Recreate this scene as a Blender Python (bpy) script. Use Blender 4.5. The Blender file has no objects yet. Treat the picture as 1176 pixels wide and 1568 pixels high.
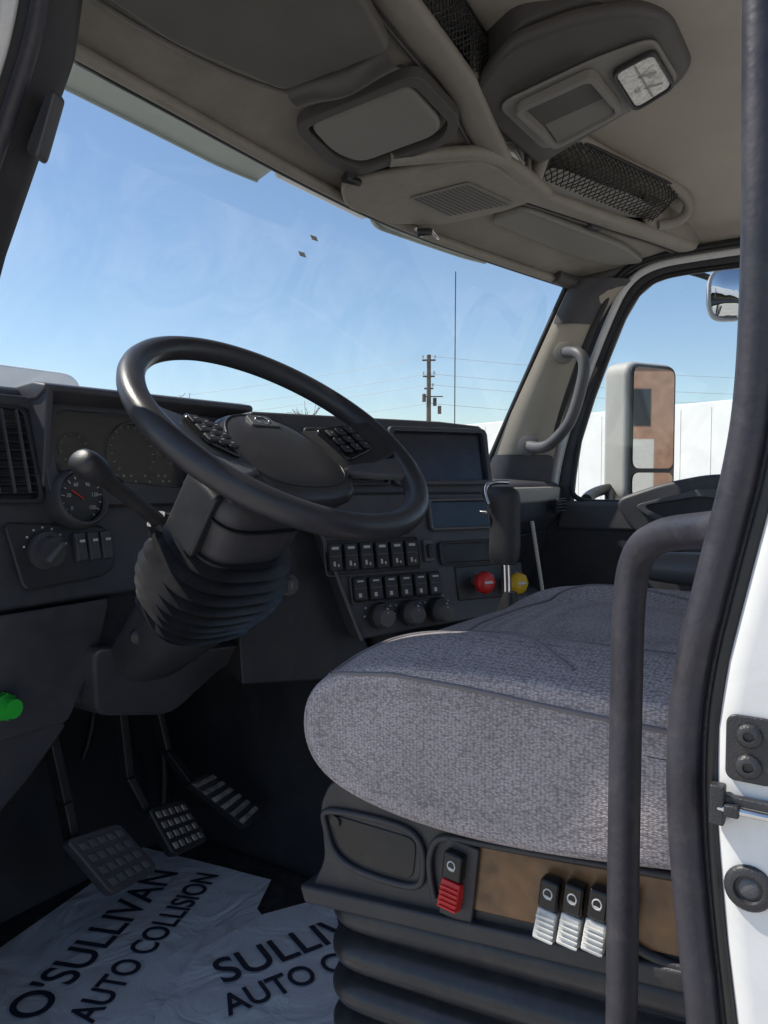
import bpy, bmesh, math, random
from mathutils import Vector, Matrix, Euler, noise
from mathutils.bvhtree import BVHTree
random.seed(7)
sc=bpy.context.scene
COL=bpy.context.collection
V=Vector
CUR=[None]
def grp(name):
    e=bpy.data.objects.new(name,None); COL.objects.link(e); e.empty_display_size=.05; CUR[0]=e; return e
def reg(ob,mat=None,smooth=False):
    COL.objects.link(ob)
    if mat: ob.data.materials.append(mat)
    ob.parent=CUR[0]
    if smooth and ob.type=='MESH':
        for p in ob.data.polygons: p.use_smooth=True
    return ob
def bev(ob,w,seg=2,ang=35):
    if w>0:
        m=ob.modifiers.new("b","BEVEL"); m.width=w; m.segments=seg; m.limit_method='ANGLE'; m.angle_limit=math.radians(ang)
        for p in ob.data.polygons: p.use_smooth=True
        n=ob.modifiers.new("w","WEIGHTED_NORMAL"); n.keep_sharp=True
    return ob
# ---------------------------------------------------------------- materials
def mat(name,col,rough=.5,metal=0,var=.12,vs=8,bump=.0,bs=400,spec=.5,detail=3,coord='Object',rv=.12,coat=0,dust=0,dcol=(.36,.32,.27,1)):
    m=bpy.data.materials.new(name); m.use_nodes=True; nt=m.node_tree; b=nt.nodes["Principled BSDF"]
    tc=nt.nodes.new("ShaderNodeTexCoord")
    n=nt.nodes.new("ShaderNodeTexNoise"); n.inputs['Scale'].default_value=vs; n.inputs['Detail'].default_value=detail; n.inputs['Roughness'].default_value=.65
    nt.links.new(tc.outputs[coord],n.inputs['Vector'])
    r=nt.nodes.new("ShaderNodeMapRange"); r.inputs[1].default_value=.3; r.inputs[2].default_value=.7; r.inputs[3].default_value=1-var; r.inputs[4].default_value=1+var
    nt.links.new(n.outputs['Fac'],r.inputs[0])
    mx=nt.nodes.new("ShaderNodeVectorMath"); mx.operation='SCALE'; mx.inputs[0].default_value=col
    nt.links.new(r.outputs[0],mx.inputs['Scale']); last=mx.outputs[0]
    if dust>0:
        nd=nt.nodes.new("ShaderNodeTexNoise"); nd.inputs['Scale'].default_value=vs*2.3; nd.inputs['Detail'].default_value=5; nd.inputs['Roughness'].default_value=.75; nd.inputs['Distortion'].default_value=.6
        nt.links.new(tc.outputs[coord],nd.inputs['Vector'])
        rd=nt.nodes.new("ShaderNodeMapRange"); rd.inputs[1].default_value=.48; rd.inputs[2].default_value=.72; rd.inputs[4].default_value=dust; nt.links.new(nd.outputs['Fac'],rd.inputs[0])
        md=nt.nodes.new("ShaderNodeMix"); md.data_type='RGBA'; nt.links.new(rd.outputs[0],md.inputs[0]); nt.links.new(last,md.inputs[6]); md.inputs[7].default_value=dcol; last=md.outputs[2]
    nt.links.new(last,b.inputs['Base Color'])
    r2=nt.nodes.new("ShaderNodeMapRange"); r2.inputs[1].default_value=.3; r2.inputs[2].default_value=.7; r2.inputs[3].default_value=max(.02,rough-rv*rough*2); r2.inputs[4].default_value=min(1,rough+rv)
    nt.links.new(n.outputs['Fac'],r2.inputs[0]); nt.links.new(r2.outputs[0],b.inputs['Roughness'])
    b.inputs['Metallic'].default_value=metal; b.inputs['Specular IOR Level'].default_value=spec
    if coat: b.inputs['Coat Weight'].default_value=coat
    if bump>0:
        n2=nt.nodes.new("ShaderNodeTexNoise"); n2.inputs['Scale'].default_value=bs; n2.inputs['Detail'].default_value=1
        nt.links.new(tc.outputs[coord],n2.inputs['Vector'])
        bp=nt.nodes.new("ShaderNodeBump"); bp.inputs['Strength'].default_value=bump; bp.inputs['Distance'].default_value=.001
        nt.links.new(n2.outputs['Fac'],bp.inputs['Height']); nt.links.new(bp.outputs[0],b.inputs['Normal'])
    return m
PL=mat("plastic_charcoal",(.062,.061,.070),.45,bump=.35,bs=900,var=.18,dust=.06)
PLD=mat("plastic_dark",(.032,.032,.037),.45,bump=.3,bs=900,dust=.05)
PLG=mat("plastic_grey",(.25,.24,.22),.55,bump=.3,bs=900,var=.08)
PLM=mat("plastic_midgrey",(.105,.104,.112),.45,bump=.3,bs=900,dust=.05)
BLK=mat("rubber_black",(.016,.016,.018),.45,bump=.2,bs=300,dust=.03)
LEA=mat("wheel_leather",(.040,.039,.045),.36,bump=.25,bs=700,dust=.04)
GLO=mat("gloss_black",(.010,.010,.012),.12,var=.05,rv=.05)
SCR=mat("screen_glass",(.020,.023,.034),.12,var=.1,rv=.06,dust=.06)
LINER=mat("headliner_cloth",(.53,.485,.41),.95,bump=.6,bs=900,var=.06,vs=5)
HDR=mat("header_plastic",(.32,.295,.255),.6,bump=.35,bs=700,var=.12,vs=14,dust=.25,dcol=(.19,.17,.14,1))
HDRD=mat("header_dark",(.085,.08,.077),.5,bump=.35,bs=700)
HDRM=mat("header_door",(.125,.118,.108),.5,bump=.35,bs=700,var=.1)
WHT=mat("white_paint",(.78,.78,.77),.3,var=.04,coat=.3,dust=.14,vs=14)
TRW=mat("trailer_paint",(.80,.79,.77),.45,var=.05,vs=1)
PIL=mat("pillar_trim",(.42,.375,.31),.6,bump=.3,bs=800,var=.06)
CHR=mat("chrome",(.7,.7,.7),.15,metal=1,var=.05)
MIR=mat("mirror_glass",(.75,.77,.78),.02,metal=1,var=.02,rv=.0)
RED=mat("red_plastic",(.6,.02,.02),.35,var=.1)
YEL=mat("yellow_plastic",(.65,.4,.01),.4,var=.1)
GRN=mat("green_plastic",(.03,.5,.05),.4,var=.1)
ICO=mat("icon_print",(.6,.6,.6),.5,var=.05)
ICD=mat("dial_print",(.36,.36,.36),.5,var=.05)
WSW=mat("white_switch",(.66,.66,.64),.45,var=.1,dust=.3,vs=60)
SEAL=mat("door_seal",(.033,.031,.041),.5,bump=.3,bs=250,var=.25,vs=20,dust=.08)
MET=mat("worn_metal",(.32,.30,.28),.4,metal=.8,var=.4,vs=60)
TAN=mat("brown_reflection_dirt",(.22,.115,.05),.28,var=.8,vs=11,dust=.45,dcol=(.03,.025,.02,1))  # brown paints in a warm reflection together with dirt on the seat base
FLO=mat("floor_rubber",(.035,.035,.037),.7,bump=.5,bs=200,var=.3,dust=.2)
VIN=mat("vinyl_bellows",(.024,.024,.028),.33,bump=.25,bs=90,var=.2,dust=.06)
INK=mat("print_ink",(.04,.04,.065),.6,var=.1)
LENS=mat("lamp_lens",(.85,.85,.8),.15,var=.3,vs=120,bump=.8,bs=160)
LTG=mat("light_grey_housing",(.46,.45,.42),.5,var=.08)
VIS=mat("visor_acrylic",(.50,.55,.50),.4,var=.08)
ASP=mat("concrete_lot",(.45,.42,.375),.9,var=.2,vs=.4,bump=.4,bs=30)
BRK=mat("brick_wall",(.26,.15,.10),.85,var=.25,vs=2)
WOOD=mat("pole_wood",(.10,.07,.05),.85,var=.3,vs=5)
WIRE=mat("wire_dark",(.03,.03,.03),.6)
WIREL=mat("wire_light",(.6,.62,.65),.6)
TYRE=mat("tyre",(.02,.02,.02),.8)
def fabric():
    m=mat("seat_fabric",(.475,.425,.435),.95,var=.13,vs=9,spec=.2); nt=m.node_tree; b=nt.nodes["Principled BSDF"]
    tc=nt.nodes.new("ShaderNodeTexCoord"); mp=nt.nodes.new("ShaderNodeMapping"); mp.inputs['Scale'].default_value=(1,.55,1.2)
    nt.links.new(tc.outputs['Object'],mp.inputs[0])
    v=nt.nodes.new("ShaderNodeTexVoronoi"); v.inputs['Scale'].default_value=500; v.inputs['Randomness'].default_value=.6
    nt.links.new(mp.outputs[0],v.inputs['Vector'])
    old=b.inputs['Base Color'].links[0].from_socket
    r=nt.nodes.new("ShaderNodeMapRange"); r.inputs[1].default_value=.0; r.inputs[2].default_value=.75; r.inputs[3].default_value=1.28; r.inputs[4].default_value=.45
    nt.links.new(v.outputs['Distance'],r.inputs[0])
    mx=nt.nodes.new("ShaderNodeVectorMath"); mx.operation='SCALE'; nt.links.new(old,mx.inputs[0]); nt.links.new(r.outputs[0],mx.inputs['Scale'])
    nt.links.new(mx.outputs[0],b.inputs['Base Color'])
    bp=nt.nodes.new("ShaderNodeBump"); bp.inputs['Strength'].default_value=.6; bp.inputs['Distance'].default_value=.001; bp.invert=True
    nt.links.new(v.outputs['Distance'],bp.inputs['Height']); nt.links.new(bp.outputs[0],b.inputs['Normal'])
    return m
FAB=fabric()
PIPE=mat("seat_piping",(.20,.18,.19),.9,var=.1)
def paper():
    m=mat("mat_paper",(.88,.88,.90),.7,var=.03,vs=6); nt=m.node_tree; b=nt.nodes["Principled BSDF"]
    tc=nt.nodes.new("ShaderNodeTexCoord")
    n=nt.nodes.new("ShaderNodeTexNoise"); n.inputs['Scale'].default_value=9; n.inputs['Detail'].default_value=5; n.inputs['Distortion'].default_value=1.5
    nt.links.new(tc.outputs['Object'],n.inputs[0])
    cr=nt.nodes.new("ShaderNodeMapRange"); cr.inputs[1].default_value=.60; cr.inputs[2].default_value=.82; cr.inputs[4].default_value=.7; nt.links.new(n.outputs['Fac'],cr.inputs[0])
    mx=nt.nodes.new("ShaderNodeMix"); mx.data_type='RGBA'; old=b.inputs['Base Color'].links[0].from_socket
    nt.links.new(cr.outputs[0],mx.inputs[0]); nt.links.new(old,mx.inputs[6]); mx.inputs[7].default_value=(.45,.38,.34,1)
    nt.links.new(mx.outputs[2],b.inputs['Base Color'])
    bp=nt.nodes.new("ShaderNodeBump"); bp.inputs['Strength'].default_value=.8; bp.inputs['Distance'].default_value=.014
    nt.links.new(n.outputs['Fac'],bp.inputs['Height']); nt.links.new(bp.outputs[0],b.inputs['Normal'])
    return m
PAP=paper()
def glassmat(name,dirt):
    m=bpy.data.materials.new(name); m.use_nodes=True; nt=m.node_tree; nt.nodes.clear()
    o=nt.nodes.new("ShaderNodeOutputMaterial"); t=nt.nodes.new("ShaderNodeBsdfTransparent"); g=nt.nodes.new("ShaderNodeBsdfGlossy"); mi=nt.nodes.new("ShaderNodeMixShader")
    t.inputs[0].default_value=(.95,.98,.98,1); g.inputs['Roughness'].default_value=.03
    f=nt.nodes.new("ShaderNodeLayerWeight"); f.inputs[0].default_value=.5
    pw=nt.nodes.new("ShaderNodeMath"); pw.operation='POWER'; pw.inputs[1].default_value=4; nt.links.new(f.outputs['Facing'],pw.inputs[0])
    ma=nt.nodes.new("ShaderNodeMath"); ma.operation='MULTIPLY_ADD'; ma.inputs[1].default_value=.5; ma.inputs[2].default_value=.05; nt.links.new(pw.outputs[0],ma.inputs[0])
    nt.links.new(ma.outputs[0],mi.inputs[0]); nt.links.new(t.outputs[0],mi.inputs[1]); nt.links.new(g.outputs[0],mi.inputs[2])
    last=mi.outputs[0]
    if dirt:
        tc=nt.nodes.new("ShaderNodeTexCoord"); n=nt.nodes.new("ShaderNodeTexNoise"); n.inputs['Scale'].default_value=5; n.inputs['Detail'].default_value=6; n.inputs['Roughness'].default_value=.7; n.inputs['Distortion'].default_value=1
        nt.links.new(tc.outputs['Object'],n.inputs[0])
        r=nt.nodes.new("ShaderNodeMapRange"); r.inputs[1].default_value=.42; r.inputs[2].default_value=.75; r.inputs[4].default_value=dirt; nt.links.new(n.outputs['Fac'],r.inputs[0])
        d=nt.nodes.new("ShaderNodeBsdfTranslucent"); d.inputs[0].default_value=(.8,.8,.78,1); m2=nt.nodes.new("ShaderNodeMixShader")
        nt.links.new(r.outputs[0],m2.inputs[0]); nt.links.new(last,m2.inputs[1]); nt.links.new(d.outputs[0],m2.inputs[2]); last=m2.outputs[0]
    nt.links.new(last,o.inputs[0])
    return m
GLASS=glassmat("window_glass_clear",0)
GLASSW=glassmat("windshield_glass",.07)
# ---------------------------------------------------------------- geometry helpers
def mesh(name,vs,fs,m,smooth=False):
    me=bpy.data.meshes.new(name); me.from_pydata([tuple(v) for v in vs],[],fs); me.update()
    bm=bmesh.new(); bm.from_mesh(me); bmesh.ops.recalc_face_normals(bm,faces=bm.faces); bm.to_mesh(me); bm.free()
    return reg(bpy.data.objects.new(name,me),m,smooth)
def plate(name,pts,vec,m,b=.003,seg=2):
    vec=V(vec); n=len(pts); vs=[V(p) for p in pts]+[V(p)+vec for p in pts]
    fs=[list(range(n)),list(range(2*n-1,n-1,-1))]+[[i,(i+1)%n,(i+1)%n+n,i+n] for i in range(n)]
    return bev(mesh(name,vs,fs,m),b,seg)
def box(name,c,s,m,rot=(0,0,0),b=.003,seg=2,M=None):
    x,y,z=[k/2 for k in s]
    vs=[V((a,bb,cc)) for a in(-x,x) for bb in(-y,y) for cc in(-z,z)]
    fs=[[0,1,3,2],[4,6,7,5],[0,4,5,1],[2,3,7,6],[0,2,6,4],[1,5,7,3]]
    ob=mesh(name,vs,fs,m); bev(ob,b,seg)
    T=Matrix.Translation(V(c))@Euler(rot).to_matrix().to_4x4()
    ob.matrix_local=(M@T) if M else T
    return ob
def tube(name,pts,r,m,closed=False,smooth=True,radii=None,res=8):
    cu=bpy.data.curves.new(name,'CURVE'); cu.dimensions='3D'; cu.bevel_depth=r; cu.bevel_resolution=5; cu.resolution_u=res
    s=cu.splines.new('NURBS' if smooth and len(pts)>2 else 'POLY'); s.points.add(len(pts)-1)
    for i,p in enumerate(pts):
        s.points[i].co=(*p,1); s.points[i].radius=radii[i] if radii else 1
    s.use_cyclic_u=closed
    if s.type=='NURBS': s.order_u=3; s.use_endpoint_u=not closed
    cu.use_fill_caps=True
    return reg(bpy.data.objects.new(name,cu),m)
def basis(p0,p1):
    d=(V(p1)-V(p0)).normalized(); a=V((0,0,1)) if abs(d.z)<.9 else V((1,0,0)); x=a.cross(d).normalized(); return d,x,d.cross(x)
def rings(name,p0,p1,prof,m,sx=1,sy=1,n=40,pw=2,cap=True,X=None):
    d,x,y=basis(p0,p1)
    if X is not None: x=(V(X)-d*V(X).dot(d)).normalized(); y=d.cross(x)
    L=(V(p1)-V(p0)).length; vs=[];fs=[]
    for s,r in prof:
        for k in range(n):
            a=2*math.pi*k/n; c,q=math.cos(a),math.sin(a)
            c=math.copysign(abs(c)**(2/pw),c); q=math.copysign(abs(q)**(2/pw),q)
            vs.append(V(p0)+d*L*s+x*r*sx*c+y*r*sy*q)
    for i in range(len(prof)-1):
        for k in range(n): fs.append([i*n+k,i*n+(k+1)%n,(i+1)*n+(k+1)%n,(i+1)*n+k])
    if cap: fs.append(list(range(n-1,-1,-1))); fs.append([(len(prof)-1)*n+k for k in range(n)])
    ob=mesh(name,vs,fs,m,True)
    e=ob.modifiers.new("e","EDGE_SPLIT"); e.split_angle=math.radians(50)
    return ob
def cyl(name,p0,p1,r,m,r1=None,n=28):
    r1=r if r1 is None else r1
    return rings(name,p0,p1,[(0,r*.9),(.04,r),(.96,r1),(1,r1*.9)],m,n=n)
def loft(name,rows,m,thick=0,sub=0,smooth=True):
    n=len(rows[0]); vs=[V(p) for r in rows for p in r]; fs=[]
    for i in range(len(rows)-1):
        for k in range(n-1): fs.append([i*n+k,i*n+k+1,(i+1)*n+k+1,(i+1)*n+k])
    ob=mesh(name,vs,fs,m,smooth)
    bm=bmesh.new(); bm.from_mesh(ob.data); bmesh.ops.remove_doubles(bm,verts=bm.verts,dist=1e-6); bmesh.ops.recalc_face_normals(bm,faces=bm.faces); bm.to_mesh(ob.data); bm.free()
    if sub:
        s=ob.modifiers.new("s","SUBSURF"); s.levels=sub; s.render_levels=sub
    if thick:
        t=ob.modifiers.new("t","SOLIDIFY"); t.thickness=thick; t.offset=0
    return ob
def rrect(cx,cy,w,h,r,n=5):
    out=[]
    for qx,qy,a0 in((1,1,0),(-1,1,90),(-1,-1,180),(1,-1,270)):
        for k in range(n+1):
            a=math.radians(a0+90*k/n); out.append((cx+qx*(w/2-r)+r*math.cos(a),cy+qy*(h/2-r)+r*math.sin(a)))
    return out
def frame(name,outer,inner,up,m,mfloor=None,b=.002):
    up=V(up); n=len(outer); A=[V(p) for p in outer]; B=[V(p) for p in inner]
    vs=A+B+[p+up for p in A]+[p+up for p in B]; fs=[]
    for i in range(n):
        j=(i+1)%n
        fs+=[[2*n+i,2*n+j,3*n+j,3*n+i],[i,j,2*n+j,2*n+i],[n+j,n+i,3*n+i,3*n+j],[j,i,n+i,n+j]]
    ob=bev(mesh(name,vs,fs,m),b)
    if mfloor: mesh(name+"_floor",[p+up*.12 for p in B],[list(range(n))],mfloor)
    return ob
def shrink(pts,w):
    c=sum((V(p) for p in pts),V((0,0,0)))/len(pts); out=[]
    for p in pts:
        d=V(p)-c; L=d.length; out.append(c+d*(max(L-w,0)/L))
    return out
def roundpoly(pts,r,n=4):
    out=[]; N=len(pts)
    for i in range(N):
        p=V(pts[i]); a=(V(pts[i-1])-p); b=(V(pts[(i+1)%N])-p)
        ra=min(r,a.length*.45); rb=min(r,b.length*.45); A=p+a.normalized()*ra; B=p+b.normalized()*rb
        for k in range(n+1):
            t=k/n; out.append(A*(1-t)**2+p*2*t*(1-t)+B*t*t)
    return out

# ================================================================ camera / world / sun
a=math.radians(33); p=math.atan(58/1176)
F=V((math.cos(a)*math.cos(p),math.sin(a)*math.cos(p),-math.sin(p))); R=V((math.sin(a),-math.cos(a),0)); U=R.cross(F)
cd=bpy.data.cameras.new("camera"); cam=bpy.data.objects.new("camera",cd); COL.objects.link(cam)
cam.matrix_world=Matrix(((R.x,U.x,-F.x,-.35),(R.y,U.y,-F.y,0),(R.z,U.z,-F.z,2.1),(0,0,0,1)))
cd.sensor_fit='HORIZONTAL'; cd.sensor_width=36; cd.lens=36; cd.clip_start=.02; cd.clip_end=3000
sc.camera=cam
sc.view_settings.view_transform='Standard'; sc.view_settings.look='None'; sc.view_settings.exposure=0
S_el=math.radians(52); sd=V((-.33,.944,0)).normalized(); sdir=V((sd.x*math.cos(S_el),sd.y*math.cos(S_el),math.sin(S_el)))
w=bpy.data.worlds.new("World"); sc.world=w; w.use_nodes=True; nt=w.node_tree
bg=nt.nodes["Background"]; sk=nt.nodes.new("ShaderNodeTexSky"); sk.sky_type='NISHITA'; sk.sun_disc=False
sk.sun_elevation=S_el; sk.sun_rotation=math.atan2(sdir.x,sdir.y); sk.air_density=1.0; sk.dust_density=.3; sk.ozone_density=2.5
nt.links.new(sk.outputs[0],bg.inputs[0]); bg.inputs[1].default_value=.15
sl=bpy.data.lights.new("sun","SUN"); sl.energy=5; sl.angle=math.radians(.5); sl.color=(1,.93,.82)
so=bpy.data.objects.new("sun",sl); COL.objects.link(so); so.rotation_euler=sdir.to_track_quat('Z','Y').to_euler()

# ================================================================ outside
grp("ground"); mesh("concrete_sheet",[(-1500,-1500,0),(1500,-1500,0),(1500,1500,0),(-1500,1500,0)],[[0,1,2,3]],ASP)
def wheel(c,ax,r=.5,wd=.28):
    c=V(c); ax=V(ax).normalized()
    rings("tyre",c-ax*wd/2,c+ax*wd/2,[(0,r*.6),(0,r*.93),(.12,r),(.88,r),(1,r*.93),(1,r*.6)],TYRE)
    rings("rim",c-ax*(wd/2+.01),c-ax*(wd/2-.06),[(0,r*.2),(.3,r*.5),(1,r*.6)],LTG)
def trailer(A,B):
    d=(B-A).normalized(); nn=V((-d.y,d.x,0)); nn=nn if nn.x>0 else -nn
    plate("cargo_box",[A+V((0,0,1.15)),B+V((0,0,1.15)),B+V((0,0,4.0)),A+V((0,0,4.0))],nn*2.5,TRW,.04)
    for k in range(17):
        q=A+d*(.4+k*.96); plate("panel_rib",[q+V((0,0,1.3))-nn*.012,q+d*.02+V((0,0,1.3))-nn*.012,q+d*.02+V((0,0,3.85))-nn*.012,q+V((0,0,3.85))-nn*.012],nn*.01,TRW,0)
    plate("lower_rail",[A+V((0,0,1.05))-nn*.03,B+V((0,0,1.05))-nn*.03,B+V((0,0,1.2))-nn*.03,A+V((0,0,1.2))-nn*.03],nn*.05,MET,.01)
    for s in(1.6,2.8):
        for o in(.3,2.2): wheel(A+d*s+nn*o+V((0,0,.5)),nn)
    for o in(.4,2.0): box("landing_leg",B-d*2.5+nn*o+V((0,0,.6)),(.12,.12,1.15),MET)
grp("semi_trailer"); trailer(V((26.2,13.6,0)),V((18.9,-.8,0)))
grp("semi_trailer"); trailer(V((14.5,-19,0)),V((18,-33,0)))
grp("brick_building")
plate("walls",[(4,-42,0),(40,-42,0),(40,-42,8.5),(4,-42,8.5)],(0,-14,0),BRK,.05)
plate("parapet",[(3.8,-41.8,8.5),(40.2,-41.8,8.5),(40.2,-41.8,8.9),(3.8,-41.8,8.9)],(0,-14.4,0),LTG,.03)
for k in range(6):
    plate("window",[(6.5+k*5.4,-41.98,5.0),(9.2+k*5.4,-41.98,5.0),(9.2+k*5.4,-41.98,7.2),(6.5+k*5.4,-41.98,7.2)],(0,.02,0),GLO,0)
    plate("dock_door",[(6.3+k*5.4,-41.98,.9),(9.4+k*5.4,-41.98,.9),(9.4+k*5.4,-41.98,4.2),(6.3+k*5.4,-41.98,4.2)],(0,.02,0),LTG,0)
grp("box_truck")
A2=V((4.1,11.6,0)); B2=V((7.55,11.0,0)); d2=(B2-A2).normalized(); n2=V((-d2.y,d2.x,0))
pr=roundpoly([A2-d2*4+V((0,0,1)),B2+V((0,0,1)),B2+V((0,0,3.72)),A2-d2*4+V((0,0,3.98))],.35,6)
plate("cargo_body",pr,n2*2.4,TRW,.05)
for s in(-2.6,2.6):
    for o in(.2,2.2): wheel(A2+d2*s+n2*o+V((0,0,.5)),n2)
plate("chassis",[A2-d2*4+n2*.6+V((0,0,.7)),B2+n2*.6+V((0,0,.7)),B2+n2*.6+V((0,0,.98)),A2-d2*4+n2*.6+V((0,0,.98))],n2*1.2,PLD,.01)
grp("utility_pole")
PB=V((50,28.7,0)); 
rings("pole_shaft",PB,PB+V((0,0,11)),[(0,.21),(1,.15)],WOOD,n=14)
ax=V((.5,-.87,0))
for z,l in((10.6,1.0),(9.4,.9),(8.5,.7)): box("crossarm",PB+V((0,0,z)),(l,.1,.12),WOOD,rot=(0,0,math.atan2(ax.y,ax.x)),b=0)
for z,o in((10.75,.45),(10.75,-.45),(9.55,.4),(9.55,-.4),(8.65,.3)): cyl("insulator",PB+ax*o+V((0,0,z)),PB+ax*o+V((0,0,z+.22)),.06,LTG,n=10)
for z,o in((7.2,.45),(6.6,.8),(7.5,-.35)): cyl("transformer",PB+ax*o+V((0,0,z)),PB+ax*o+V((0,0,z+.6)),.14,WOOD,n=14)
box("bracket",PB+ax*.4+V((0,0,7.9)),(1.3,.08,.08),WOOD,rot=(0,0,math.atan2(ax.y,ax.x)),b=0)
grp("power_line")
def wire(p,q,sag,r=.018):
    p,q=V(p),V(q); tube("wire",[p.lerp(q,t/12)-V((0,0,sag*4*(t/12)*(1-t/12))) for t in range(13)],r,WIREL)
for z in(10.9,9.6,8.8,7.4):
    wire(PB+V((0,0,z)),PB+V((38,-42,z-.3)),1.0); wire(PB+V((0,0,z)),PB+V((-2,62,z-1)),1.2)
grp("bare_tree")
for tx,ty in((46,52),(40,60),(55,58),(52,42),(42,47)):
    base=V((tx,ty,0)); tube("trunk",[base,base+V((.1,0,3)),base+V((.2,.1,5.5))],.16,WOOD)
    cu=bpy.data.curves.new("twigs","CURVE"); cu.dimensions='3D'; cu.bevel_depth=.02; cu.bevel_resolution=0
    for k in range(110):
        z=random.uniform(3,7); s=cu.splines.new('POLY'); s.points.add(3); q=base+V((.15,0,z)); dr=V((random.gauss(0,1),random.gauss(0,1),random.uniform(.2,1.2))).normalized()
        for i in range(4):
            s.points[i].co=(*q,1); q=q+dr*random.uniform(.4,.9); dr=(dr+V((random.gauss(0,.3),random.gauss(0,.3),random.gauss(0,.3)))).normalized()
    reg(bpy.data.objects.new("twigs",cu),WOOD)
grp("radio_antenna"); tube("whip",[(1.97,1.22,1.9),(1.965,1.22,2.3),(1.96,1.215,2.775)],.0018,WIRE); cyl("mount",(1.97,1.22,1.85),(1.97,1.22,2.0),.008,WIRE)
cyl("coil",(1.966,1.22,2.24),(1.965,1.22,2.27),.004,WIRE)

# ================================================================ windshield
TOP=[(.14,.74,2.55),(.175,.85,2.62),(.302,.923,2.66),(.494,.931,2.66),(.776,.946,2.66),(1.136,.944,2.66),(1.486,.885,2.66),(1.872,.795,2.655)]
BOT=[(.08,1.02,2.09),(.16,1.2,2.09),(.302,1.3,2.09),(.494,1.36,2.09),(.776,1.40,2.09),(1.136,1.38,2.09),(1.486,1.28,2.09),(1.85,1.06,2.09)]
grp("windshield")
loft("glass",[TOP,[V(x).lerp(V(y),.5)+V((0,.02,0)) for x,y in zip(TOP,BOT)],BOT],GLASSW,0,2)
tube("edge_seal",[V(x)+V((0,.004,0)) for x in TOP],.008,BLK)
tube("side_seal",[(1.868,.80,2.65),(1.862,.93,2.38),(1.85,1.055,2.10)],.009,BLK)
for x,z in((.905,2.58),(.885,2.545)):
    yy=.985 if z>2.56 else 1.0
    box("sticker",(x,yy,z),(.018,.001,.011),LTG,rot=(-.45,0,-.1),b=0)
grp("sun_visor")
def atx(pts,x):
    for i in range(len(pts)-1):
        if x<=pts[i+1][0]: 
            t=max(0,(x-pts[i][0])/(pts[i+1][0]-pts[i][0])); return V(pts[i]).lerp(V(pts[i+1]),t)
    return V(pts[-1])
for x0,x1,dep in((.16,.83,.135),(1.14,1.62,.10)):
    xx=[x0+(x1-x0)*k/8 for k in range(9)]
    pa=[atx(TOP,x)+V((0,.02,.05)) for x in xx]; pb=[atx(TOP,x)+V((0,dep,.030)) for x in xx]
    pb[0]+=V((.02,-.03,0)); pb[-1]+=V((-.0,-.01,0))
    loft("visor_blade",[pa,[q.lerp(w_,.5)+V((0,0,.008)) for q,w_ in zip(pa,pb)],pb],VIS,.006)
    tube("visor_edge",pb,.005,VIS)
plate("visor_bracket",[(.83,.97,2.69),(1.14,.97,2.69),(1.14,1.03,2.685),(.83,1.03,2.685)],(0,0,.04),WHT,.01)

# ================================================================ roof & overhead
def oz(x,y):
    z=2.66+.3*(.95-y)
    if x>1.334: z-=(x-1.334)/.6*.085*min(1,max(0,(.95-y)/.45))
    return z
def O(x,y,d=0): return V((x,y,oz(x,y)-d))
grp("roof_headliner")
rows=[]
for y in(-.9,-.4,0,.3,.5,.7):
    rows.append([(.0,y,2.76),(.06,y,2.81),(.2,y,2.85),(.6,y,2.865),(1.1,y,2.868),(1.5,y,2.855),(1.75,y,2.82),(1.9,y,2.765),(1.955,y,2.70)])
loft("ceiling_panel",rows,LINER,0,1)
loft("roof_skin",[[(x,y,z+.07) for x,y,z in r] for r in rows+[[(x,1.0,z-.06) for x,_,z in rows[-1]]]],WHT,0,1)
grp("overhead_console")
LIP=[(.10,.56,2.76),(.3,.575,2.77),(.6,.59,2.768),(.85,.615,2.762),(.98,.64,2.745),(1.16,.675,2.73),(1.334,.675,2.728),(1.6,.59,2.73),(1.80,.50,2.722),(1.95,.44,2.712)]
TOP2=TOP+[(1.95,.76,2.64)]
xs=[.14+.04*k for k in range(46)]
ra=[atx(TOP2,x) for x in xs]; rb=[atx(LIP,x) for x in xs]
rows=[]
rows.append([q+V((0,.012,.03)) for q in ra]); rows.append([q+V((0,.004,.006)) for q in ra])
for t in(.06,.2,.4,.6,.8,.95): rows.append([q.lerp(w_,t)+V((0,0,.014+.006*math.sin(t*3.14))) for q,w_ in zip(ra,rb)])
rows.append([q+V((0,-.006,.010)) for q in rb]); rows.append([q+V((0,-.008,.022)) for q in rb]); rows.append([q+V((0,.012,.03)) for q in rb])
loft("header_shell",rows,HDR,0,1)
brow=[]
for an in range(0,361,30):
    c_,s_=math.cos(math.radians(an)),math.sin(math.radians(an))
    brow.append([q+V((0,.010+.030*math.copysign(abs(c_)**.7,c_),.008+.014*math.copysign(abs(s_)**.7,s_))) for q in rb])
loft("header_beam",brow,HDR)
tube("header_beam_groove",[q+V((0,.044,-.002)) for q in rb],.0035,HDRD)
loft("shelf_interior",[[q+V((0,.012,.028)) for q in rb],[q+V((0,.16,.03)) for q in rb],[q+V((0,.17,.16)) for q in rb]],PLD)
def rface(name,x0,x1,z0,z1,m,off=-.012,th=.012):
    n=8; lo=[atx(LIP,x0+(x1-x0)*k/n) for k in range(n+1)]
    loft(name,[[q+V((0,off,z0)) for q in lo],[q+V((0,off+.0,z1)) for q in lo]],m,th)
rface("rear_bridge",.86,.985,.02,.115,HDR); rface("rear_bridge",1.235,1.30,.02,.12,HDR); rface("rear_end",1.70,1.95,.01,.09,HDR)
tube("front_edge_trim",[V(q)+V((0,-.004,.004)) for q in TOP],.011,HDR)
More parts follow.
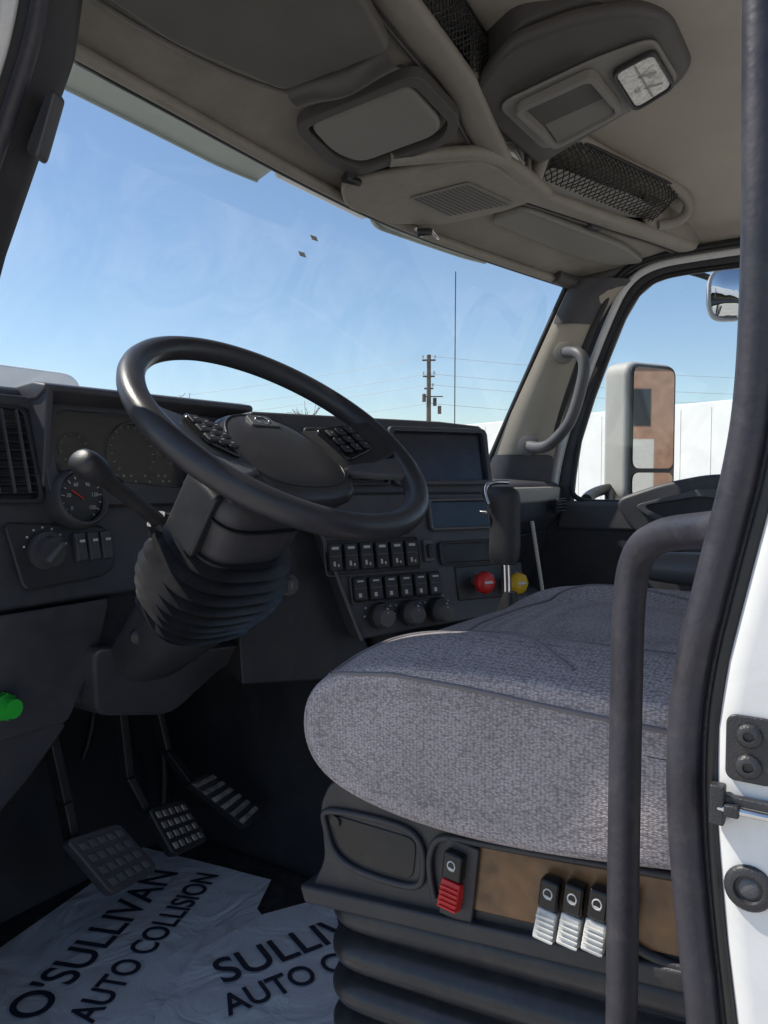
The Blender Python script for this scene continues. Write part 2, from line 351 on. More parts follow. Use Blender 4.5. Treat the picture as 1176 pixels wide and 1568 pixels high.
P1=[O(.14,.80,.004),O(.38,.812,.004),O(.575,.783,.004),O(.640,.630,.004),O(.51,.598,.004),O(.14,.59,.004)]
plate("storage_door",roundpoly(P1,.02),(0,0,-.026),HDRM,.008,3)
rows=[]
for i in range(13):
    t=i/12; q0=O(.606,.785,.018).lerp(O(.666,.640,.018),t); r_=.55+.55*math.sin(math.pi*min(1,max(0,t*.9+.08)))
    rows.append([q0+V((.024*math.cos(an)*(1+.15*math.sin(t*8)),.0,-.026*math.sin(an)*r_+.003*math.sin(t*9))) for an in [math.pi*k/8 for k in range(9)]])
loft("rolled_flap",rows,HDRD,0,1)
P2=[O(.683,.824,-.004),O(.78,.845,-.004),O(.853,.836,-.004),O(.908,.70,-.004),O(.88,.675,-.004),O(.745,.663,-.004)]
plate("map_pocket_door",roundpoly(P2,.03),(0,0,-.022),PLG,.009,3)
ring=roundpoly([O(.66,.84,-.002),O(.80,.872,-.002),O(.885,.86,-.002),O(.95,.70,-.002),O(.91,.65,-.002),O(.73,.638,-.002)],.03)
frame("pocket_rim",ring,shrink(ring,.022),(0,0,-.02),HDRD,None)
tube("door_edge_line",[O(.14,.835,.002),O(.38,.848,.002),O(.60,.815,.002),O(.64,.79,.002)],.004,PLG)
box("hinge_knob",O(.865,.865,.02),(.03,.012,.02),PLD,b=.004); cyl("hinge_pin",O(.85,.87,.026),O(.89,.862,.026),.008,BLK)
CP=roundpoly([O(.875,.90,.0),O(.955,.80,.0),O(1.05,.68,.0),O(1.335,.665,.0),O(1.31,.745,.0),O(1.22,.86,.0),O(1.10,.925,.0),O(.95,.94,.0)],.03)
plate("console_pod",CP,(0,0,-.02),HDR,.008,3)
GP=[O(1.035,.84,.0215),O(1.10,.735,.0215),O(1.29,.713,.0215),O(1.19,.83,.0215)]
plate("speaker_panel",roundpoly(GP,.012),(0,0,-.002),PLG,.001,1)
vs=[];fs=[]
g=[GP[0],GP[3],GP[2],GP[1]]
for i in range(22):
    for j in range(12):
        s,t=.07+.86*i/21,.08+.84*j/11
        q=g[0].lerp(g[1],s).lerp(g[3].lerp(g[2],s),t)-V((0,0,.0031)); b0=len(vs)
        for k in range(8): vs.append(q+V((.0023*math.cos(k*.785),.0023*math.sin(k*.785),0.3*-.0023*math.sin(k*.785))))
        fs.append(list(range(b0,b0+8)))
mesh("speaker_holes",vs,fs,BLK)
tube("pod_rim",[O(.90,.80,-.0)+V((0,0,-.01)),O(.985,.72,0)+V((0,0,-.012)),O(1.06,.668,0)+V((0,0,-.01)),O(1.2,.655,0)+V((0,0,-.01)),O(1.335,.655,0)+V((0,0,-.01))],.014,HDR)
cyl("latch",O(1.17,.90,.03),O(1.20,.88,.03),.009,PLD)
for x,y in((1.165,.90),(1.215,.885)): tube("clip",[O(x,y,.02),O(x+.012,y-.006,.035),O(x+.03,y,.03)],.0035,CHR)
P3=[O(1.33,.80,-.006),O(1.70,.73,-.006),O(1.86,.66,-.006),O(1.90,.58,-.006),O(1.76,.60,-.006),O(1.36,.72,-.006)]
plate("passenger_storage_door",roundpoly(P3,.03),(0,0,-.016),PLG,.006,3)
box("door_latch",O(1.60,.63,.0),(.05,.02,.022),PLD,rot=(0,0,-.3),b=.005)
TB=roundpoly([O(.90,.64,-.03),O(.83,.53,-.03),O(.87,.43,-.03),O(.94,.35,-.03),O(1.01,.315,-.03),O(1.19,.315,-.03),O(1.235,.36,-.03),O(1.225,.45,-.03),O(1.24,.64,-.03)],.035)
plate("lamp_console",TB,(0,0,-.028),HDRD,.012,4)
plate("lamp_console_base",[q+V((0,0,.09)) for q in shrink(TB,.02)],(0,0,-.08),HDRD,.01)
LP=roundpoly([O(.945,.60,-.0015),O(.98,.44,-.0015),O(1.02,.345,-.0015),O(1.195,.340,-.0015),O(1.205,.43,-.0015),O(1.175,.60,-.0015)],.03)
plate("lamp_panel",LP,(0,0,-.008),PLG,.004,3)
cu_=roundpoly([O(.962,.575,.0075),O(.99,.44,.0075),O(1.165,.436,.0075),O(1.16,.572,.0075)],.02)
frame("cup_recess",cu_,shrink(cu_,.014),(0,0,-.018),PLG,HDRD)
plate("cup_slope",[O(1.075,.56,.008),O(1.10,.45,.008),O(1.15,.45,.020),O(1.148,.56,.020)],(.004,0,-.002),PLG,.002)
lp=roundpoly([O(1.04,.418,.0085),O(1.046,.352,.0085),O(1.182,.350,.0085),O(1.19,.42,.0085)],.018)
cc_=sum(lp,V())/len(lp)
frame("map_lamp_bezel",[q+(q-cc_)*.12 for q in lp],lp,(0,0,-.009),PLD,None)
plate("map_lamp_lens",shrink(lp,.001),(0,0,-.006),LENS,.004,3)
for t in(.33,.66): box("lens_divider",O(1.045+.14*t,.385,.0150),(.003,.055,.003),LTG,b=0)
box("lens_divider",O(1.115,.385,.0150),(.125,.003,.003),LTG,b=0)
cyl("lens_button",O(1.105,.37,.014),O(1.105,.37,.018),.007,WSW); cyl("lens_button",O(1.13,.40,.014),O(1.13,.40,.018),.006,WSW)
def net(name,bl,br,tl,tr,nu,nv,bul=.015,r=.0016):
    bl,br,tl,tr=map(V,(bl,br,tl,tr))
    def S_(u,v):
        q=bl.lerp(br,u).lerp(tl.lerp(tr,u),v); return q+V((-.3,-1,-.2))*bul*math.sin(math.pi*min(1,max(0,v)))*math.sin(math.pi*u)**.5*(1+.3*math.sin(u*9))+V((random.gauss(0,.001),0,random.gauss(0,.001)))
    cu=bpy.data.curves.new(name,"CURVE"); cu.dimensions='3D'; cu.bevel_depth=r; cu.bevel_resolution=1
    for sgn in(1,-1):
        for k in range(-nv,nu+nv):
            pts=[]
            for j in range(nv+1):
                u=(k+sgn*j)/nu
                if 0<=u<=1: pts.append(S_(u,j/nv))
            if len(pts)>1:
                s=cu.splines.new('POLY'); s.points.add(len(pts)-1)
                for i,q in enumerate(pts): s.points[i].co=(*q,1)
    reg(bpy.data.objects.new(name,cu),BLK)
    tube(name+"_hem_top",[tl,tl.lerp(tr,.5),tr],.004,BLK); tube(name+"_hem_side",[bl.lerp(tl,k/4) for k in range(5)],.004,BLK)
grp("storage_net")
net("net",(.45,.56,2.785),(.90,.60,2.78),(.45,.545,2.858),(.93,.60,2.855),30,6,.012,.0014)
loft("stored_papers",[[(.40,.66,2.80),(.6,.67,2.80),(.88,.70,2.80)],[(.40,.63,2.85),(.6,.64,2.855),(.88,.67,2.85)]],PLM)
grp("storage_net")
net("net",(1.30,.655,2.755),(1.72,.52,2.75),(1.27,.60,2.835),(1.72,.44,2.815),26,6,.03,.0014)
loft("stored_cloth",[[(1.32,.69,2.755),(1.45,.66,2.76),(1.6,.60,2.76),(1.72,.55,2.755)],[(1.32,.65,2.80),(1.45,.62,2.80),(1.6,.56,2.80),(1.72,.50,2.79)]],LTG,0,1)
CUR[0]=bpy.data.objects["overhead_console"]
tube("net_frame",[(1.25,.60,2.84),(1.45,.56,2.838),(1.66,.47,2.825),(1.76,.43,2.80),(1.79,.46,2.755),(1.74,.51,2.745)],.013,HDR)
tube("net_frame",[(1.25,.60,2.84),(1.245,.625,2.80),(1.27,.655,2.75)],.015,HDR)
box("stored_box",(1.12,.73,2.79),(.10,.04,.03),PLD,b=.01); tube("lead",[(1.10,.66,2.76),(1.14,.65,2.785),(1.19,.66,2.775),(1.21,.655,2.755),(1.17,.65,2.75),(1.15,.655,2.77)],.0025,LTG)

# ================================================================ left A-pillar and door frame (driver)
grp("windshield_pillar")
LPn=[(.15,1.05,2.05),(.15,.93,2.20),(.15,.845,2.354),(.15,.765,2.464),(.15,.715,2.53),(.15,.69,2.62),(.14,.67,2.72)]
loft("trim",[[V(q)+V(o) for q in LPn] for o in((.03,.035,0),(.012,.0,0),(0,-.004,0),(-.03,-.008,-.002),(-.06,.01,0),(-.08,.05,0))],PLD)
tube("door_opening_seal",[V(q)+V((-.045,-.022,-.006)) for q in LPn],.008,SEAL)
tube("door_opening_paint",[V(q)+V((-.072,-.012,-.006)) for q in LPn],.011,WHT)
tube("door_opening_outer_seal",[V(q)+V((-.105,-.03,-.006)) for q in LPn],.012,SEAL)
plate("hinge_cover",roundpoly([(.135,.765,2.44),(.135,.725,2.49),(.125,.695,2.48),(.125,.73,2.42)],.01),(.02,.01,0),PL,.004)
tube("dangling_cord",[(.13,.68,2.59),(.10,.66,2.57),(.08,.67,2.60)],.0015,BLK)
grp("passenger_door")
WIN=[(.808,2.016),(.80,2.10),(.785,2.20),(.745,2.33),(.70,2.45),(.655,2.56),(.616,2.624),(.575,2.655),(.52,2.668),(.355,2.668),(.1,2.665),(-.15,2.66),(-.2,2.60),(-.2,2.1),(-.18,2.03),(-.1,2.016),(.2,2.016),(.45,2.016),(.65,2.016)]
OUT=[(.95,1.95),(.93,2.10),(.90,2.20),(.85,2.35),(.79,2.47),(.74,2.57),(.70,2.67),(.63,2.71),(.53,2.73),(.355,2.735),(.1,2.735),(-.25,2.73),(-.32,2.6),(-.32,2.1),(-.32,1.95),(-.1,1.95),(.2,1.95),(.45,1.95),(.70,1.95)]
X0=1.955
loft("window_frame",[[(X0+.03,y,z) for y,z in WIN+WIN[:1]],[(X0,y,z) for y,z in WIN+WIN[:1]],[(X0-.004,y,z) for y,z in OUT+OUT[:1]],[(X0+.01,y,z) for y,z in OUT+OUT[:1]]],PL,smooth=False)
tube("window_seal",[(X0-.002,y,z) for y,z in WIN],.008,BLK,closed=True)
tube("painted_frame",[(1.945,.865,2.0),(1.945,.85,2.12),(1.943,.815,2.25),(1.94,.755,2.40),(1.935,.69,2.56),(1.93,.64,2.655),(1.93,.57,2.695),(1.93,.45,2.70),(1.93,.1,2.70),(1.93,-.2,2.70)],.011,WHT)
tube("body_seal",[(1.925,.90,2.0),(1.925,.885,2.12),(1.923,.85,2.25),(1.92,.79,2.40),(1.915,.72,2.57),(1.91,.665,2.672),(1.91,.58,2.712),(1.91,.45,2.717),(1.91,.1,2.717),(1.91,-.2,2.717)],.013,BLK)
plate("door_card",[(X0-.01,.95,1.96),(X0-.01,-.32,1.96),(X0-.01,-.32,1.2),(X0-.01,.95,1.2)],(.04,0,0),PL,.01)
plate("door_sill",[(X0-.02,.83,2.018),(X0-.02,-.3,2.018),(X0-.02,-.3,1.93),(X0-.02,.85,1.93)],(.05,0,0),PLM,.012,3)
arm=roundpoly([(X0-.02,.66,2.025),(X0-.02,.52,2.075),(X0-.02,.40,2.10),(X0-.02,.1,2.10),(X0-.02,.1,1.86),(X0-.02,.45,1.87),(X0-.02,.60,1.93)],.04,5)
plate("armrest_pod",arm,(-.05,0,0),PL,.012,3)
fr=roundpoly([(X0-.07,.60,2.01),(X0-.07,.42,2.06),(X0-.07,.18,2.06),(X0-.07,.2,1.95),(X0-.07,.5,1.95)],.03,5)
frame("pull_cup",fr,shrink(fr,.025),(-.012,0,0),PLM,PLD)
mesh("window_glass",[(X0+.015,y,z) for y,z in WIN],[list(range(len(WIN)))],GLASS)
grp("windshield_pillar")
zz=[2.03,2.12,2.2,2.3,2.4,2.5,2.6,2.66]
def wy(z): return 1.056-(z-2.10)*.495
def dy(z):
    for (y0,z0),(y1,z1) in zip(WIN[:8],WIN[1:9]):
        if z<=z1: return y0+(y1-y0)*max(0,(z-z0)/(z1-z0))+.062
    return WIN[8][0]+.062
cols=[]
for s in range(7):
    t=s/6; cols.append([(1.85+.075*t-.03*math.sin(math.pi*t),wy(z)*(1-t)+dy(z)*t,z) for z in zz])
loft("trim",cols,PIL,0,1)
for za,zb in((2.54,2.66),(2.03,2.16)):
    zs=[za+(zb-za)*k/4 for k in range(5)]; cc=[]
    for s in range(7):
        t=s/6; cc.append([(1.85+.075*t-.034*math.sin(math.pi*t)-.004,wy(z)*(1-t)+dy(z)*t-.004,z) for z in zs])
    loft("dark_cover",cc,PL,0,1)
tube("header_corner",[(1.78,.80,2.665),(1.86,.78,2.655),(1.90,.72,2.665),(1.925,.64,2.70)],.02,HDRD)
grp("grab_handle")
tube("grip",[(1.84,.79,2.455),(1.80,.745,2.452),(1.785,.715,2.425),(1.782,.712,2.38),(1.785,.745,2.26),(1.79,.785,2.21),(1.80,.84,2.17),(1.84,.90,2.185)],.017,PLM)
cyl("upper_mount",(1.86,.80,2.455),(1.83,.79,2.455),.03,PLG); cyl("lower_mount",(1.86,.905,2.185),(1.83,.90,2.185),.03,PLM)
cyl("bolt",(1.832,.79,2.455),(1.824,.789,2.455),.010,BLK); cyl("bolt",(1.832,.90,2.185),(1.824,.899,2.185),.010,BLK)
grp("side_mirror")
u=V((.89,-.45,0)); f=V((.45,.89,0)); I=V((2.3,.728,0))
hp=roundpoly([I+u*a_+V((0,0,z)) for a_,z in((-.012,2.0),(.238,2.0),(.238,2.485),(-.012,2.485))],.05,6)
plate("housing",hp,f*.11,LTG,.02,4)
def mg(z0,z1,n):
    q=roundpoly([I+u*a_+V((0,0,z))-f*.004 for a_,z in((.012,z0),(.215,z0),(.215,z1),(.012,z1))],.03,5)
    plate(n,q,-f*.003,MIR,0)
hq=roundpoly([I+u*a_+V((0,0,z))-f*.001 for a_,z in((.0,2.008),(.226,2.008),(.226,2.475),(.0,2.475))],.04,5)
plate("bezel",hq,-f*.002,BLK,0)
mg(2.12,2.465,"mirror_glass"); mg(2.018,2.105,"convex_glass")
tube("bracket",[I+f*.08+V((0,0,2.05)),I+f*.12+V((-.12,0,2.04)),I+f*.05+V((-.33,0,2.02))],.018,BLK)
tube("bracket",[I+f*.08+V((0,0,2.05)),I+f*.11+V((-.12,-.05,1.98)),I+f*.05+V((-.33,-.1,1.85))],.018,BLK)
grp("convex_mirror")
rings("shell",(2.42,.46,2.68),(2.36,.43,2.68),[(0,.03),(.25,.07),(.7,.085),(1,.085)],LTG,sx=.8,sy=1,pw=3.2)
rings("glass",(2.359,.43,2.68),(2.352,.427,2.68),[(0,.078),(.6,.07),(1,.02)],MIR,sx=.8,sy=1,pw=3.2)
tube("arm",[(2.40,.45,2.72),(2.35,.55,2.78),(2.2,.7,2.78)],.010,BLK)

# ================================================================ cab shell below
grp("cab_floor")
plate("floor_pan",[(.10,-.9,1.262),(1.95,-.9,1.262),(1.95,1.5,1.262),(.10,1.5,1.262)],(0,0,-.05),FLO,0)
plate("firewall",[(.08,1.5,1.2),(1.95,1.5,1.2),(1.95,1.5,2.1),(.08,1.5,2.1)],(0,.04,0),PLD,0)
plate("kick_panel",[(.10,.95,1.2),(.10,1.55,1.2),(.10,1.55,2.2),(.10,1.0,2.2)],(-.03,0,0),PL,0)
plate("side_kick_trim",roundpoly([(.115,1.0,1.3),(.28,1.30,1.3),(.26,1.30,1.69),(.115,1.06,1.70)],.03),(-.01,.02,0),PL,.004)
cyl("kick_screw",(.21,1.16,1.52),(.205,1.15,1.52),.012,PLD)
plate("engine_tunnel",roundpoly([(.86,.70,1.26),(.86,1.5,1.26),(.92,1.5,1.82),(.92,.78,1.80),(.88,.70,1.74)],.04),(.7,0,0),PLD,.02,3)
plate("toe_board",[(.1,1.36,1.262),(.9,1.36,1.262),(.9,1.52,1.62),(.1,1.52,1.62)],(0,.02,-.01),PLD,0)
plate("rocker_sill",[(.0,-.3,1.15),(.11,-.3,1.15),(.11,-.3,1.275),(.0,-.3,1.275)],(0,1.3,0),WHT,.01)
tube("harness",[(.84,1.40,1.75),(.80,1.38,1.6),(.83,1.36,1.45),(.80,1.34,1.35)],.010,BLK)
tube("harness",[(.66,1.42,1.78),(.70,1.40,1.62),(.64,1.40,1.50)],.008,BLK)
# ================================================================ dashboard
grp("dashboard")
def D(x,z,w_=0): return V((x,1.1+.25*(z-2.1)-w_,z))
prof=[(1.6,2.0),(1.33,2.20),(1.20,2.232),(1.142,2.236),(1.128,2.222),(1.10,2.10),(1.06,1.925),(1.052,1.905),(1.075,1.895),(1.10,1.84),(1.11,1.72),(1.16,1.70),(1.6,1.7)]
plate("main_body",[(.10,y,z) for y,z in prof],(.72,0,0),PL,.006,3)
vo=roundpoly([D(.20,2.215,.0),D(.352,2.205,.0),D(.356,2.055,.0),D(.20,2.06,.0)],.015)
frame("side_vent_rim",vo,shrink(vo,.010),(0,-.012,0),PLD,BLK)
for k in range(11): box("vent_louver",D(.275,2.073+k*.0128,.008),(.145,.006,.0025),PLD,rot=(.35,0,0),b=.0008)
for k in range(5): box("vent_blade",D(.235+k*.024,2.135,.014),(.002,.006,.13),PLM,rot=(-.25,0,0),b=0)
ci=roundpoly([D(.378,2.10,.003),D(.384,2.175,.003),D(.40,2.203,.003),D(.63,2.203,.003),D(.70,2.10,.003),D(.66,2.072,.003)],.012)
co=roundpoly([D(.362,2.05,.003),D(.356,2.18,.003),D(.372,2.222,.003),D(.70,2.222,.003),D(.765,2.09,.003),D(.72,2.045,.003)],.02)
frame("cluster_bezel",co,ci,(0,-.018,0),PL,SCR,b=.004)
hood=[(1.25,2.228),(1.10,2.243),(1.07,2.238),(1.066,2.228),(1.09,2.214),(1.14,2.21)]
plate("cluster_hood",[(.352,y,z) for y,z in hood],(.46,0,0),PL,.005,3)
plate("hood_cheek",[(.355,1.066,2.234),(.355,1.15,2.23),(.355,1.13,2.08),(.355,1.085,2.08)],(.012,0,0),PL,.003)
def dial(cx,cz,r,n,w0=.006):
    q=D(cx,cz,w0); rings("gauge_ring",q,q+V((0,-.003,0)),[(0,r),(1,r*.98),(1,r*.93),(0,r*.92)],PLD,cap=False)
    for k in range(n):
        an=math.radians(-40+k*260/(n-1)); box("dial_tick",q+V((r*.82*math.cos(an),-.0012+.25*r*.82*math.sin(an),r*.82*math.sin(an))),(r*.12,.0006,.0010),ICD,rot=(0,-an,0),b=0)
dial(.425,2.140,.030,9); dial(.54,2.138,.054,15); dial(.64,2.135,.030,9)
plate("cluster_cover_glass",[q+V((0,-.012,0)) for q in ci],(0,-.001,0),GLASS,0)
for k in range(30):
    if random.random()<.6: box("telltale",D(.400+.0075*k,2.087+.010*(k%2),.0075),(.004,.001,.004),ICD,b=0)
q=D(.408,2.062,.022); rings("air_gauge_rim",q+V((0,.024,-.006)),q+V((0,-.014,.003)),[(0,.050),(.5,.049),(.9,.047),(1,.044),(1,.041),(.8,.039)],PL,cap=False)
rings("air_gauge_face",q+V((0,.02,0)),q+V((0,-.006,.001)),[(0,.039),(1,.039)],PLD)
def num(s,pos,sz,m=ICO,rot=(math.pi/2,0,0)):
    cu=bpy.data.curves.new("numeral","FONT"); cu.body=s; cu.size=sz; cu.align_x='CENTER'; cu.align_y='CENTER'; ob=bpy.data.objects.new("numeral",cu); reg(ob,m); ob.location=pos; ob.rotation_euler=rot
for k in range(15):
    an=math.radians(-52+k*20.3); q2=q+V((.034*math.cos(an),-.0072,.034*math.sin(an))); box("dial_tick",q2,(.006 if k%2 else .004,.0006,.0012),ICO,rot=(0,-an,0),b=0)
for k,s in enumerate(("150","120","90","60","30","0")):
    an=math.radians(-40+k*52); num(s,q+V((.024*math.cos(an),-.0072,.024*math.sin(an))),.0085)
box("dial_needle",q+V((-.008,-.0082,.006)),(.026,.0008,.002),RED,rot=(0,.6,0),b=0)
sp=roundpoly([D(.285,2.03,.0),D(.46,2.015,.0),D(.465,1.95,.0),D(.44,1.935,.0),D(.30,1.928,.0)],.015)
plate("light_switch_panel",sp,(0,-.008,0),PLD,.004)
q=D(.345,1.983,.008); rings("headlamp_knob",q,q+V((0,-.02,0)),[(0,.031),(.3,.030),(.35,.024),(1,.021)],PL)
box("knob_grip",q+V((0,-.022,.0)),(.008,.012,.036),PLM,rot=(0,.8,0),b=.002)
for k in range(7):
    an=math.radians(15+k*25); box("knob_mark",D(.345+.036*math.cos(an),1.983+.036*math.sin(an),.0085),(.003,.0008,.003),ICO,b=0)
for k in range(3):
    q=D(.402+.024*k,1.985,.010); box("rocker",q,(.019,.012,.045),PL,rot=(-.2,0,0),b=.002); box("rocker_icon",q+V((0,-.0072,.010)),(.009,.001,.004),ICO,b=0); box("rocker_icon",q+V((0,-.0062,-.012)),(.007,.001,.006),ICO,b=0)
plate("knee_panel",roundpoly([(.11,1.048,1.90),(.44,1.048,1.90),(.44,1.075,1.82),(.40,1.105,1.70),(.11,1.105,1.70)],.01),(0,-.01,0),PL,.005)
plate("column_surround",roundpoly([(.40,1.03,1.83),(.52,.99,1.80),(.74,.98,1.78),(.72,1.05,1.74),(.60,1.08,1.66),(.44,1.08,1.70)],.03),(0,.12,.0),PL,.012,3)
q=V((.27,1.075,1.762)); rings("green_cap",q+V((0,.01,0)),q+V((.005,-.035,0)),[(0,.019),(.6,.019),(.65,.016),(1,.014)],GRN,n=18)
for k in range(9): an=k*.698; box("cap_ridge",q+V((.019*math.cos(an)+.002,-.008,.019*math.sin(an))),(.003,.02,.003),GRN,b=.001)
plate("lower_fascia",roundpoly([(.10,1.11,1.70),(.42,1.11,1.70),(.36,1.15,1.60),(.22,1.15,1.50),(.10,1.15,1.52)],.03),(0,.06,0),PL,.008)
def S(u,z,w_=0):
    w2=w_-.23*(z-2.008); return V((.808+.875*u-.485*w2,.898-.485*u-.875*w2,z))
SN=V((-.485,-.875,.0)); SR=math.atan2(-.485,.875)
def sbox(n,u,z,w_,s,m,b=.002,r=0): return box(n,S(u,z,w_),s,m,rot=(-.226,r,SR),b=b)
body=[(-.12,2.218),(.30,2.212),(.40,2.205),(.42,2.19),(.415,2.07),(.44,1.99),(.475,1.81),(.06,1.785),(.0,2.0),(-.12,2.02)]
plate("centre_stack",[S(u_,z) for u_,z in body],-SN*.30,PL,.006,3)
plate("stack_side",[S(u_,z,-.05) for u_,z in((-.16,2.05),(.02,2.02),(.12,1.70),(-.16,1.72))],-SN*.2,PLD,.004)
def sframe(n,u0,u1,z0,z1,up,wd,m,mf,r=.01):
    o=roundpoly([S(u0,z0,.001),S(u1,z0,.001),S(u1,z1,.001),S(u0,z1,.001)],r); i=roundpoly([S(u0+wd,z0+wd,.001),S(u1-wd,z0+wd,.001),S(u1-wd,z1-wd,.001),S(u0+wd,z1-wd,.001)],r*.6)
    return frame(n,o,i,SN*up,m,mf)
sframe("infotainment_bezel",.165,.405,2.078,2.198,.014,.010,PL,SCR,.012)
sframe("gauge_pod_bezel",-.02,.055,2.075,2.19,.012,.006,PL,SCR)
sframe("centre_vent_rim",.065,.158,2.078,2.19,.012,.006,PLD,BLK)
for k in range(7): sbox("vent_louver",.112,2.092+k*.0145,.008,(.08,.008,.003),PLM,.001)
sframe("radio_bezel",.24,.412,1.985,2.05,.010,.006,PLM,SCR)
sframe("storage_slot",.255,.396,1.914,1.962,.008,.005,PLD,BLK)
sframe("switch_panel",.0,.21,1.906,1.978,.006,.004,PLM,PLD); sframe("switch_panel",.048,.252,1.852,1.908,.006,.004,PLM,PLD)
for k in range(6):
    u_=.02+k*.0335
    sbox("rocker",u_,1.942,.008,(.027,.014,.052),PLD,.003); sbox("rocker_icon",u_,1.960,.0156,(.014,.001,.005),ICO,0); sbox("rocker_icon",u_-.004,1.931,.0156,(.004,.001,.009),ICO,0); sbox("rocker_icon",u_+.004,1.928,.0156,(.003,.001,.005),ICO,0); sbox("rocker_step",u_,1.945,.0155,(.024,.003,.003),PLM,.001)
for k in range(6):
    u_=.066+k*.0335
    sbox("rocker",u_,1.880,.008,(.027,.014,.044),PLD,.003); sbox("rocker_icon",u_,1.896,.0156,(.013,.001,.003),ICO,0); sbox("rocker_icon",u_-.003,1.870,.0156,(.006,.001,.008),ICO,0); sbox("rocker_step",u_,1.883,.0155,(.024,.003,.003),PLM,.001)
sbox("toggle_plate",.231,1.945,.003,(.022,.008,.045),PLM,.002); sbox("toggle",.231,1.945,.010,(.012,.014,.028),PLD,.003)
for u_ in(.105,.172,.238):
    q=S(u_,1.828,.004); rings("climate_knob_base",q,q+SN*.012,[(0,.026),(1,.024)],PLD); rings("climate_knob",q+SN*.012,q+SN*.035,[(0,.021),(.7,.019),(1,.016)],PLM)
    sbox("knob_pointer",u_,1.842,.040,(.003,.003,.010),ICO,0)
    for k in range(7):
        an=math.radians(0+30*k); sbox("knob_scale",u_+.031*math.cos(an),1.828+.031*math.sin(an),.0012,(.003,.001,.003),ICO,0)
def pull(u_,z,m,n):
    q=S(u_,z,.0); rings(n+"_stem",q,q+SN*.03,[(0,.012),(1,.009)],MET); 
    rings(n,q+SN*.028,q+SN*.052,[(0,.020),(.3,.024),(.7,.023),(.9,.019),(1,.012),(1,.003)],m,n=8)
    sbox("valve_label",u_,z+.002,.0535,(.020,.001,.005),ICO,0)
pull(.335,1.879,RED,"air_valve_knob_red"); pull(.418,1.872,YEL,"air_valve_knob_yellow")
sbox("valve_plate",.375,1.875,.002,(.17,.006,.07),PLD,.003)
tube("stack_edge_trim",[S(-.005,2.0,.004),S(.03,1.88,.004),S(.062,1.785,.004)],.004,PLM)
tube("stack_top_seam",[S(-.02,2.062,.003),S(.2,2.062,.003),S(.415,2.06,.003)],.002,BLK)
q=S(-.062,1.892,-.045); rings("ignition_lock",q,q+SN*.03,[(0,.022),(.5,.02),(.5,.012),(1,.011)],PLM)
box("ignition_key_slot",q+SN*.031,(.002,.002,.012),CHR,rot=(0,0,SR),b=0)
pp=[(.99,2.085),(.87,2.075),(.85,2.055),(.86,1.97),(.90,1.93),(.96,1.85),(1.0,1.70),(1.5,1.70),(1.5,2.05),(1.3,2.088)]
plate("passenger_body",[(1.17,y-.02,z) for y,z in pp],(.775,0,0),PL,.010,3)
plate("dash_upper_pad",[(1.17,.845,2.065),(1.92,.855,2.062),(1.92,.86,2.018),(1.19,.85,2.018)],(0,-.028,0),PIL,.008,3)  # tan colour paints warm sunlight onto this strip of the dash
plate("dash_top_pad",[(.12,1.12,2.225),(.80,1.10,2.215),(1.20,.80,2.195),(1.24,1.30,2.12),(.9,1.42,2.12),(.2,1.35,2.12)],(0,0,-.02),PL,.006)
vo=roundpoly([(1.815,.808,2.028),(1.895,.808,2.028),(1.895,.812,1.985),(1.815,.812,1.985)],.006)
frame("side_vent_rim",vo,shrink(vo,.006),(0,-.010,0),PLD,BLK)
for k in range(4): box("vent_louver",(1.855,.803,1.992+k*.0095),(.066,.006,.003),PLM,b=0)
plate("glovebox_door",roundpoly([(1.33,.855,1.93),(1.88,.855,1.93),(1.88,.93,1.74),(1.33,.93,1.74)],.02),(0,-.008,0),PLD,.004)

# ================================================================ steering wheel
grp("steering_wheel")
tau,yaw=.642,-.087; c=V((.451,.683,2.159)); nW=V((math.sin(yaw)*math.sin(tau),-math.cos(yaw)*math.sin(tau),math.cos(tau)))
xW=V((math.cos(yaw),math.sin(yaw),0)); xW=(xW-nW*xW.dot(nW)).normalized(); yW=nW.cross(xW)
MW=Matrix(((xW.x,yW.x,nW.x,c.x),(xW.y,yW.y,nW.y,c.y),(xW.z,yW.z,nW.z,c.z),(0,0,0,1)))
def W(x,y,z=0): return MW@V((x,y,z))
RM=.2075
tube("rim",[W(RM*math.cos(k*math.pi/24),RM*math.sin(k*math.pi/24)) for k in range(48)],.0172,LEA,closed=True)
HZ=-.020
def hubloop(sx,sy,z,ox=0,oy=0,e=2.6):
    out=[]
    for k in range(48):
        an=2*math.pi*k/48; cc,ss=math.cos(an),math.sin(an); r_=1/((abs(cc)**e+abs(ss)**e)**(1/e))
        out.append(W(ox+sx*cc*r_*(1-.16*ss*r_),oy+sy*ss*r_,z+HZ))
    return out
hb=[hubloop(.055,.055,-.065),hubloop(.090,.088,-.045,0,-.014),hubloop(.102,.102,-.020,0,-.018),hubloop(.096,.096,-.006,0,-.018),hubloop(.074,.072,.003,0,-.014),hubloop(.035,.03,.008,0,-.010),hubloop(.012,.010,.0085,0,-.010)]
rows=[r+[r[0]] for r in hb]; loft("airbag_hub",rows,LEA,0,1); mesh("hub_cap",hubloop(.0125,.0105,.0084,0,-.010),[list(range(48))],LEA)
tube("hub_seam",hubloop(.083,.082,-.0012,0,-.015),.0018,BLK,closed=True)
